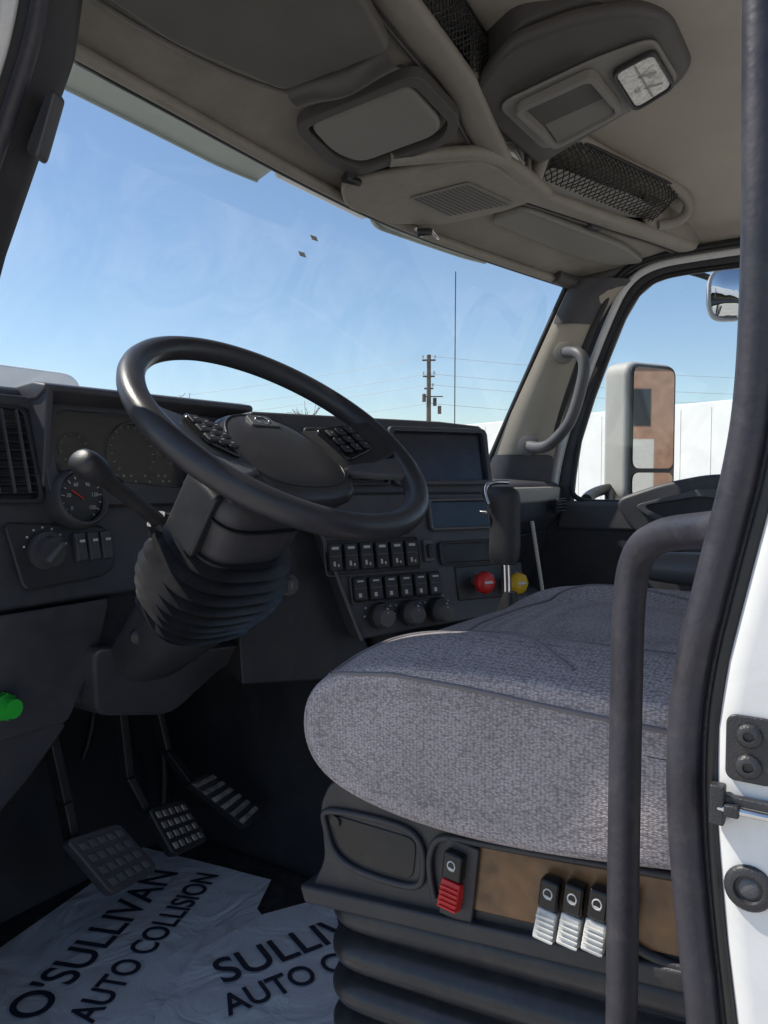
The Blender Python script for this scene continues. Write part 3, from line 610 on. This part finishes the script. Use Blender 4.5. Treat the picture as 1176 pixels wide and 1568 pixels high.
for sgn in(1,-1):
    sp_=[W(sgn*.06,.040,-.040),W(sgn*.12,.032,-.026),W(sgn*.175,.028,-.010),W(sgn*.203,.026,0),W(sgn*.200,-.055,0),W(sgn*.17,-.060,-.010),W(sgn*.12,-.072,-.026),W(sgn*.06,-.07,-.040)]
    plate("spoke",sp_,nW*.014,PLD,.005,3)
    pod=roundpoly([W(sgn*.095,.030,-.018),W(sgn*.155,.022,-.002),W(sgn*.158,-.038,-.002),W(sgn*.10,-.050,-.018)],.012)
    plate("switch_pod",pod,nW*.007,GLO,.003)
    for i in range(3):
        for j in range(3):
            x_,y_=sgn*(.108+i*.018),-.030+j*.019; z_=-.0055+i*.0042; box("button",(x_,y_,z_),(.015,.015,.005),PLD,b=.0018,M=MW); box("button_icon",(x_,y_,z_+.0027),(.004,.0018,.0006),ICD,b=0,M=MW)
    lo=[W(sgn*.075,-.060,-.034),W(sgn*.098,-.052,-.028),W(sgn*.185,-.062,-.006),W(sgn*.165,-.112,-.004),W(sgn*.12,-.090,-.018)]
    plate("spoke_trim",lo,nW*.012,PLM,.004,3)
bd=roundpoly([W(-.026,.028,-.019),W(.026,.028,-.019),W(.020,.056,-.021),W(-.020,.056,-.021)],.006); plate("badge",bd,nW*.008,PLM,.001)
tube("badge_ring",[W(.012*math.cos(k*.524),.042+.012*math.sin(k*.524)*.7,-.0115) for k in range(12)],.0012,CHR,closed=True)
grp("steering_column")
def AX(s,x=0,y=0): return c-nW*s+xW*x+yW*y
rings("hub_shaft",AX(.04),AX(.10),[(0,.055),(1,.06)],PLD)
rows=[]
for s,hw,hh,oy in((.085,.060,.045,-.0),(.093,.082,.060,0),(.13,.085,.064,-.002),(.18,.078,.060,-.004),(.205,.07,.052,-.004)):
    lp_=[]
    for k in range(32):
        an=2*math.pi*k/32; cc,ss=math.cos(an),math.sin(an); r_=1/((abs(cc)**4+abs(ss)**4)**.25); lp_.append(AX(s,hw*cc*r_,hh*ss*r_+oy))
    rows.append(lp_+[lp_[0]])
loft("upper_shroud",rows,PL,0,1); mesh("shroud_top",rows[0][:-1],[list(range(32))],PL)
plate("shroud_pod",roundpoly([AX(.09,-.045,.048),AX(.09,-.09,.040),AX(.185,-.10,.028),AX(.185,-.05,.048)],.01),-yW*.07,PLD,.012,3)
rings("shroud_split_line",AX(.122,0,-.002),AX(.125,0,-.002),[(0,.0875),(1,.0875)],BLK,sx=1,sy=.77,pw=4,X=xW)
pr=[]; N=8
for i in range(N*4+1):
    t=i/(N*4); pr.append((t,(.075+.022*math.sin(math.pi*min(1,t*1.05)))+.010*math.cos(i*math.pi/2)))
rings("column_bellows",AX(.185,.005,-.006),AX(.33,.0,-.006),pr,VIN,sx=1.08,sy=.80,n=48,pw=2.8,X=xW)
rings("lower_column",AX(.32,-.01,-.01),AX(.46,-.01,.03),[(0,.082),(.3,.075),(1,.06)],PLD,sx=1,sy=.7,pw=3,X=xW)
q=V((.405,.93,1.862)); cyl("tilt_lever_knob",q,q+V((-.02,-.025,.0)),.011,BLK); tube("tilt_bracket",[(.405,.93,1.86),(.43,.97,1.82),(.47,1.0,1.79)],.014,BLK)
tube("tilt_bracket",[(.52,.94,1.80),(.56,.96,1.85),(.60,.99,1.80)],.010,BLK)
sk0=V((.405,.872,2.028)); sk1=V((.25,.846,2.121)); 
rings("stalk",sk0,sk1,[(0,.013),(.3,.012),(.45,.0135),(.72,.0135),(.76,.018),(.82,.022),(.93,.022),(.98,.019),(1,.013)],PLD,sx=1,sy=.8)
box("stalk_slider",sk0.lerp(sk1,.62)+V((-.004,-.008,.010)),(.028,.008,.006),BLK,rot=(0,.5,0),b=.002)
rings("stalk_boot",sk0+V((.035,0,-.03)),sk0+V((-.012,0,.008)),[(0,.032),(.15,.033),(.2,.028),(.35,.029),(.4,.025),(.55,.026),(.6,.022),(.75,.022),(.8,.018),(1,.014)],BLK,pw=3)

# ================================================================ gear selector
grp("gear_shifter")
tube("lever",[(.95,.585,1.70),(.95,.57,1.85),(.948,.578,1.95)],.009,CHR)
rings("boot",(.95,.585,1.70),(.95,.568,1.885),[(0,.05),(.6,.03),(1,.012)],BLK)
rows=[]
for z,w_,d_,dx,dyy in((1.935,.017,.024,0,0),(1.95,.023,.031,0,0),(1.99,.022,.029,.0,-.002),(2.03,.022,.029,.0,0),(2.052,.024,.036,-.002,.004),(2.068,.023,.040,-.003,.008),(2.077,.012,.026,-.003,.01)):
    rows.append([(.948+dx+w_*math.cos(2*math.pi*k/24),.58+dyy+d_*math.sin(2*math.pi*k/24),z) for k in range(25)])
loft("grip",rows,PLD,0,1); mesh("grip_bottom",rows[0][:-1],[list(range(24))],PLD); mesh("grip_top",rows[-1][:-1],[list(range(24))],PLD)
tube("chrome_clip",[(.925,.60,2.045),(.93,.615,2.074),(.945,.60,2.087),(.955,.575,2.085)],.0045,CHR)
box("side_button",(.928,.612,2.03),(.006,.016,.006),CHR,b=.002)
grp("console_trim"); tube("trim_strip",[(1.18,.62,2.00),(1.20,.615,1.92),(1.205,.60,1.82)],.004,LTG)

# ================================================================ pedals
def arm_(pts,w_,m):
    for q0,q1 in zip(pts[:-1],pts[1:]):
        q0,q1=V(q0),V(q1); plate("arm",[q0+V((-w_,0,0)),q0+V((w_,0,0)),q1+V((w_,0,0)),q1+V((-w_,0,0))],(0,.03,0),m,.003)
def pedal(nm,pts,armp,m=MET,top=None):
    grp(nm); P=[V(q) for q in pts]; nrm=(P[1]-P[0]).cross(P[3]-P[0]).normalized()
    if nrm.y>0: nrm=-nrm
    plate("pad_backing",roundpoly(P,.015),-nrm*.022,BLK if top is None else top,.005,3)
    for r in range(4):
        for c_ in range(5):
            s,t=(.10+.78*c_/4.6),(.12+.76*r/3.6); s2,t2=s+.12,t+.13
            f_=lambda s,t:P[0].lerp(P[1],s).lerp(P[3].lerp(P[2],s),t)
            plate("tread",[f_(s,t),f_(s2,t),f_(s2,t2),f_(s,t2)],nrm*.003,m,.001,1)
    arm_(armp,.009,BLK)
pedal("clutch_pedal",[(.406,1.12,1.496),(.514,1.12,1.484),(.551,1.06,1.399),(.451,1.06,1.397)],[(.44,1.135,1.47),(.435,1.15,1.54),(.40,1.16,1.74)],PLM,PL)
pedal("brake_pedal",[(.575,1.12,1.487),(.665,1.12,1.472),(.682,1.07,1.395),(.593,1.07,1.40)],[(.60,1.14,1.46),(.58,1.17,1.53),(.565,1.18,1.74)],MET)
grp("accelerator_pedal")
P=[V(q) for q in ((.675,1.12,1.50),(.73,1.12,1.50),(.81,1.05,1.405),(.765,1.05,1.39))]
nrm=(P[1]-P[0]).cross(P[3]-P[0]).normalized(); nrm=-nrm if nrm.y>0 else nrm
plate("pad_backing",roundpoly(P,.012),-nrm*.018,BLK,.004,3)
for k in range(6):
    t=.05+k*.155; q0,q1=P[0].lerp(P[3],t),P[1].lerp(P[2],t); q2,q3=P[0].lerp(P[3],t+.08),P[1].lerp(P[2],t+.08)
    plate("rib",[q0,q1,q3,q2],nrm*.005,MET,.001,1)
arm_([(.71,1.14,1.48),(.70,1.2,1.54),(.69,1.24,1.70)],.008,BLK)
# ================================================================ paper floor mats
grp("paper_floor_mat")
def sheet(name,poly,z,m):
    me=bpy.data.meshes.new(name); bm=bmesh.new(); vs_=[bm.verts.new((x,y,z)) for x,y in poly]; bm.faces.new(vs_)
    bmesh.ops.triangulate(bm,faces=bm.faces); bmesh.ops.subdivide_edges(bm,edges=bm.edges,cuts=7,use_grid_fill=True)
    for v_ in bm.verts:
        q_=v_.co*7; v_.co.z+=.0012*noise.noise(q_)+.0008*noise.noise(q_*3)
    bm.to_mesh(me); bm.free(); return reg(bpy.data.objects.new(name,me),m,True)
sheet("sheet_front",[(.16,1.12),(.382,1.28),(.60,1.33),(.761,1.371),(.79,1.20),(.815,1.033),(.72,.985),(.68,.90),(.5,.86),(.3,.80),(.16,.80)],1.268,PAP)
sheet("sheet_rear",[(.46,.93),(.55,.975),(.707,.955),(.80,.90),(.80,.5),(.2,.5),(.2,.86),(.35,.88)],1.2745,PAP)
def text(s,pos,ang,size,sx=1.0):
    cu=bpy.data.curves.new("lettering","FONT"); cu.body=s; cu.size=size; cu.offset=.0010; cu.extrude=.0002
    ob=bpy.data.objects.new("lettering",cu); reg(ob,INK); ob.location=pos; ob.rotation_euler=(0,0,ang); ob.scale=(sx,1,1); return ob
an=math.atan2(.157,.43)
text("O'SULLIVAN",(.305,1.055,1.2715),an,.092,.90); text("AUTO COLLISION",(.35,.980,1.2715),an,.068,.80)
text("SULLIVAN",(.515,.872,1.278),-.42,.095,.90); text("AUTO COLLISION",(.468,.812,1.278),-.42,.070,.80)

# ================================================================ driver seat
grp("driver_seat")
base=[(-.08,1.94),(.0,1.932),(.1,1.928),(.22,1.93),(.32,1.93),(.40,1.922),(.455,1.907),(.488,1.882),(.497,1.845),(.486,1.808),(.45,1.784),(.38,1.772),(.30,1.770),(.20,1.780),(.10,1.798),(.0,1.813),(-.08,1.82),(-.10,1.88)]
cy,cz=.2,1.86
rows=[]
for x,s,cr in((.247,.35,0),(.2475,.74,0),(.249,.91,0),(.2545,.975,0),(.270,1.0,.002),(.30,1.0,.014),(.335,1.0,.018),(.362,1.0,.008),(.375,1.0,.004),(.43,1.0,.006),(.51,1.0,.006),(.59,1.0,.006),(.635,1.0,.004),(.65,1.0,.008),(.68,1.0,.020),(.71,1.0,.018),(.745,1.0,.0),(.762,.975,-.01),(.770,.90,-.01),(.773,.72,-.01),(.774,.35,-.01)):
    lp_=[]
    for y,z in base:
        hz=(z-cz); yy=cy+(y-cy)*(1-(1-s)*.30); zz_=cz+hz*s
        if z>1.87: zz_+=cr*(1 if y<.42 else .6)
        if y>.4: yy-=.05*max(0,(x-.45)/.3)**2*.6
        if z>1.9 and y<.41: zz_+=.002*noise.noise(V((x*14,y*14,2)))
        lp_.append((x,yy,zz_))
    rows.append(lp_+[lp_[0]])
seat=loft("cushion",rows,FAB,0,2)
mesh("cushion_side",rows[0][:-1],[list(range(len(base)))],FAB); mesh("cushion_side",rows[-1][:-1],[list(range(len(base)))],FAB)
dg=bpy.context.evaluated_depsgraph_get(); bvh=BVHTree.FromObject(seat,dg)
def drop(x,y):
    h=bvh.ray_cast(V((x,y,2.2)),V((0,0,-1))); return h[0]+V((0,0,.0004)) if h[0] else V((x,y,1.93))
def side(y,z):
    h=bvh.ray_cast(V((0,y,z)),V((1,0,0))); return h[0] if h[0] else V((.25,y,z))
def seam(pts,r=.002): tube("piping",pts,r,PIPE)
def dense(pts,k=5):
    out=[]
    for (x0,y0),(x1,y1) in zip(pts[:-1],pts[1:]):
        for i in range(k): out.append((x0+(x1-x0)*i/k,y0+(y1-y0)*i/k))
    return out+[pts[-1]]
seam([side(y,z) for y,z in dense([(.478,1.893),(.44,1.905),(.38,1.913),(.30,1.912),(.22,1.908),(.13,1.905),(.02,1.905),(-.06,1.905)],3)],.0022)
seam([drop(x,y) for x,y in dense([(.262,.455),(.29,.45),(.33,.42),(.355,.37),(.35,.32),(.32,.27),(.29,.235),(.275,.215)])],.0020)
seam([drop(x,y) for x,y in dense([(.355,.37),(.45,.385),(.55,.385),(.66,.37),(.70,.33)])],.0018)
seam([drop(x,y) for x,y in dense([(.36,.33),(.38,.2),(.39,.05),(.39,-.05)])],.0018)
seam([drop(x,y) for x,y in dense([(.70,.33),(.66,.2),(.65,.05)])],.0018)
rows=[]
for z,w_,t_ in((1.90,.20,.03),(1.92,.25,.055),(2.1,.26,.065),(2.35,.25,.06),(2.52,.22,.05),(2.58,.15,.03)):
    lp_=[]
    for k in range(24):
        an=2*math.pi*k/24; cc,ss=math.cos(an),math.sin(an); r_=1/((abs(cc)**3.5+abs(ss)**3.5)**(1/3.5)); lp_.append((.51+w_*cc*r_,-.17-(z-1.9)*.2+t_*ss*r_,z))
    rows.append(lp_+[lp_[0]])
loft("backrest",rows,FAB,0,1); mesh("backrest_top",rows[-1][:-1],[list(range(24))],FAB)
bp_=[(.47,1.785),(.485,1.755),(.478,1.70),(.50,1.655),(.134,1.70),(-.08,1.72),(-.08,1.82)]
plate("base_side_panel",roundpoly([(.272,y,z) for y,z in bp_],.012),(.03,0,0),PLD,.004,3)
plate("base_core",[(.302,.44,1.80),(.302,.44,1.66),(.302,-.08,1.70),(.302,-.08,1.83)],(.42,0,0),PLD,.006)
def yz(pts,x=.272): return [V((x,y,z)) for y,z in pts]
def lip(pts,r=.0035): tube("panel_rib",[(.2695,y,z) for y,z in pts],r,PLD,closed=True)
lip([(.478,1.752),(.476,1.74),(.466,1.712),(.44,1.700),(.39,1.700),(.362,1.704),(.357,1.72),(.358,1.745),(.37,1.758),(.40,1.760),(.45,1.757)])
plate("side_pocket",roundpoly(yz([(.468,1.75),(.46,1.715),(.43,1.706),(.37,1.708),(.366,1.75)],.2705),.012),(.002,0,0),BLK,.001)
cyl("pocket_screw",(.268,.462,1.744),(.272,.462,1.744),.006,BLK)
tube("panel_rib",[(.269,y,z) for y,z in((.345,1.70),(.352,1.725),(.348,1.752),(.335,1.762),(.30,1.765),(.20,1.775),(.12,1.785))],.0035,PLD)
plate("reflection_dirt_insert",roundpoly(yz([(.318,1.762),(.312,1.70),(.19,1.712),(.10,1.722),(.10,1.782)],.270),.01),(.004,0,0),TAN,.001)  # thin sheet carrying the painted warm reflection and dirt
tube("panel_rib",[(.268,y,z) for y,z in((.165,1.78),(.158,1.75),(.168,1.725),(.150,1.712),(.12,1.712))],.004,PLD)
def sw(y,z,mt,ww=.022):
    box("switch_body",(.262,y,z),(.014,ww,.026),GLO,rot=(.1,0,0),b=.003); box("switch_tab",(.261,y+.003,z-.028),(.014,ww,.026),mt,rot=(.1,0.25,0),b=.002)
    ring_=[(.2547,y+.004*math.cos(k*.785),z+.002+.0045*math.sin(k*.785)) for k in range(8)]
    tube("switch_icon",ring_,.0006,ICO,closed=True); box("switch_icon",(.2547,y,z-.001),(.0006,.006,.002),ICO,rot=(.3,0,0),b=0)
    for k in range(5): box("switch_ridge",(.2538-.0008*k,y+.002,z-.019-k*.0043),(.0016,ww*.9,.0012),mt,rot=(.1,0,0),b=0)
sw(.320,1.742,RED,.020)
for k in range(4): sw(.228-k*.021,1.744+k*.002,WSW,.0175)
box("switch_well",(.268,.318,1.725),(.006,.034,.075),PLD,rot=(.1,0,0),b=.002)
def rr(x0,x1,y0,y1,z,tilt,r=.06):
    return [V((x,y,z+tilt*(.5-y))) for x,y in rrect((x0+x1)/2,(y0+y1)/2,x1-x0,y1-y0,r,6)]
rows=[]; prof2=[]
for i in range(9):
    for dz,o in((0,-.018),(.006,-.004),(.014,.006),(.026,.008),(.036,.002),(.041,-.012)): prof2.append((1.66-i*.043-dz,o))
for i,(z,o) in enumerate(prof2):
    tl=.115*max(0,(z-1.28)/.38); q=rr(.278-o,.76+o,-.05-o,.49+o,z,tl)
    q=[v_+V((.003*noise.noise(v_*9),0,.004*noise.noise(v_*7+V((3,0,0))))) for v_ in q]; rows.append(q+[q[0]])
sb=loft("suspension_bellows",rows,VIN,0,1)
plate("bellows_flange",[(.262,.505,1.668),(.262,.498,1.650),(.262,-.08,1.718),(.262,-.08,1.737)],(.50,0,0),PLD,.004)
plate("seat_pedestal",[(.30,.44,1.265),(.74,.44,1.265),(.74,-.05,1.265),(.30,-.05,1.265)],(0,0,.03),BLK,.004)
grp("passenger_seat")
rows=[]
for x,s in((1.25,.6),(1.255,.9),(1.28,1),(1.5,1.0),(1.72,1),(1.745,.9),(1.75,.6)):
    rows.append([(x,.2+(y-.2)*s-.15,1.77+(z-1.86)*s) for y,z in base+base[:1]])
loft("cushion",rows,FAB,0,1)
rows=[]
for z,w_,t_ in((1.80,.20,.03),(1.83,.24,.05),(2.0,.245,.06),(2.09,.22,.055),(2.12,.15,.03)):
    lp_=[]
    for k in range(24):
        an=2*math.pi*k/24; cc,ss=math.cos(an),math.sin(an); r_=1/((abs(cc)**3.5+abs(ss)**3.5)**(1/3.5)); lp_.append((1.5+w_*cc*r_,-.28-(z-1.9)*.2+t_*ss*r_,z))
    rows.append(lp_+[lp_[0]])
loft("backrest",rows,FAB,0,1); mesh("backrest_top",rows[-1][:-1],[list(range(24))],FAB)
box("pedestal",(1.5,.03,1.47),(.42,.4,.42),PLD,b=.02)
grp("seat_armrest")
rows=[]
for y,w_,h_ in((.30,.015,.012),(.29,.03,.022),(.2,.035,.026),(.0,.035,.026),(-.15,.03,.024)):
    rows.append([(.80+w_*math.cos(2*math.pi*k/20),y,1.965+h_*math.sin(2*math.pi*k/20)) for k in range(21)])
loft("pad",rows,PLM,0,1)

# ================================================================ near grab handle + door pillar
grp("grab_handle")
tube("bar",[(.03,.055,2.075),(.075,.075,2.071),(.105,.105,2.066),(.118,.122,2.055),(.12,.128,2.03),(.12,.1285,1.95),(.12,.1285,1.85),(.12,.128,1.75),(.12,.127,1.45)],.0098,SEAL)
cyl("end_mount",(.04,.05,2.076),(.015,.045,2.076),.014,SEAL)
grp("door_pillar")
sl_=[(2.75,.050),(2.5,.047),(2.293,.0465),(2.20,.0445),(2.134,.0455),(2.10,.050),(2.071,.0565),(2.045,.062),(2.021,.067),(1.992,.0705),(1.95,.070),(1.90,.065),(1.856,.059),(1.75,.052),(1.4,.05)]
tube("door_seal",[(0,y,z) for z,y in sl_],.0072,SEAL)
tube("inner_trim",[(.006,y-.0095,z) for z,y in sl_],.006,PLD)
tube("inner_trim_bead",[(-.001,y-.0118,z) for z,y in sl_],.0026,BLK)
ed=[(z,y-.0128) for z,y in sl_]
loft("painted_jamb",[[(.001,y,z) for z,y in ed],[(-.0035,y-.003,z) for z,y in ed],[(-.004,y-.010,z) for z,y in ed],[(-.003,y-.05,z) for z,y in ed],[(-.002,-.3,z) for z,y in ed]],WHT,.0)
loft("interior_pillar_trim",[[(.012,y-.008,z) for z,y in sl_],[(.06,y-.012,z) for z,y in sl_],[(.09,y-.15,z) for z,y in sl_]],PL)
lt=[V((-.004,y,z)) for y,z in rrect(.043,1.986,.019,.028,.004)]
plate("latch_plate",lt,(-.0022,0,0),PLD,.0008)
for dz in(.006,-.007):
    rings("latch_screw",(-.006,.0435,1.986+dz),(-.0085,.0435,1.986+dz),[(0,.0052),(.6,.005),(1,.0035),(1,.0022),(.4,.002)],PLD,n=20)
cyl("striker_pin",(-.009,.055,1.9605),(-.009,.030,1.9605),.0016,CHR); 
box("striker_block",(-.0075,.0548,1.9615),(.006,.006,.017),PLD,b=.001); box("striker_arm",(-.0065,.043,1.964),(.004,.024,.004),PLD,b=.001); box("striker_collar",(-.009,.049,1.9605),(.0056,.006,.0052),PLD,b=.001)
rings("jamb_grommet",(-.004,.0425,1.927),(-.0065,.0425,1.927),[(0,.0098),(.6,.0095),(1,.0082),(1,.006),(.3,.0052)],PLD,n=28)
rings("grommet_screw",(-.0042,.0425,1.927),(-.0056,.0425,1.927),[(0,.0048),(1,.0036)],PLM,n=20)
# driver's door, unseen, added to shape the light, folded forward to admit sky
grp("driver_door")
dd=V((-.42,.907,0)); dn=V((-.907,-.42,0)); H=V((-.04,1.0,0))
def DP(t,z): return H+dd*t+V((0,0,z))
plate("outer_panel",[DP(0,1.25),DP(1.0,1.25),DP(1.0,2.05),DP(0,2.05)],dn*.06,WHT,.02)
frame("window_frame",[DP(0,2.05),DP(1.0,2.05),DP(.95,2.72),DP(.25,2.72)],[DP(.1,2.12),DP(.93,2.12),DP(.89,2.66),DP(.30,2.66)],dn*.05,WHT)
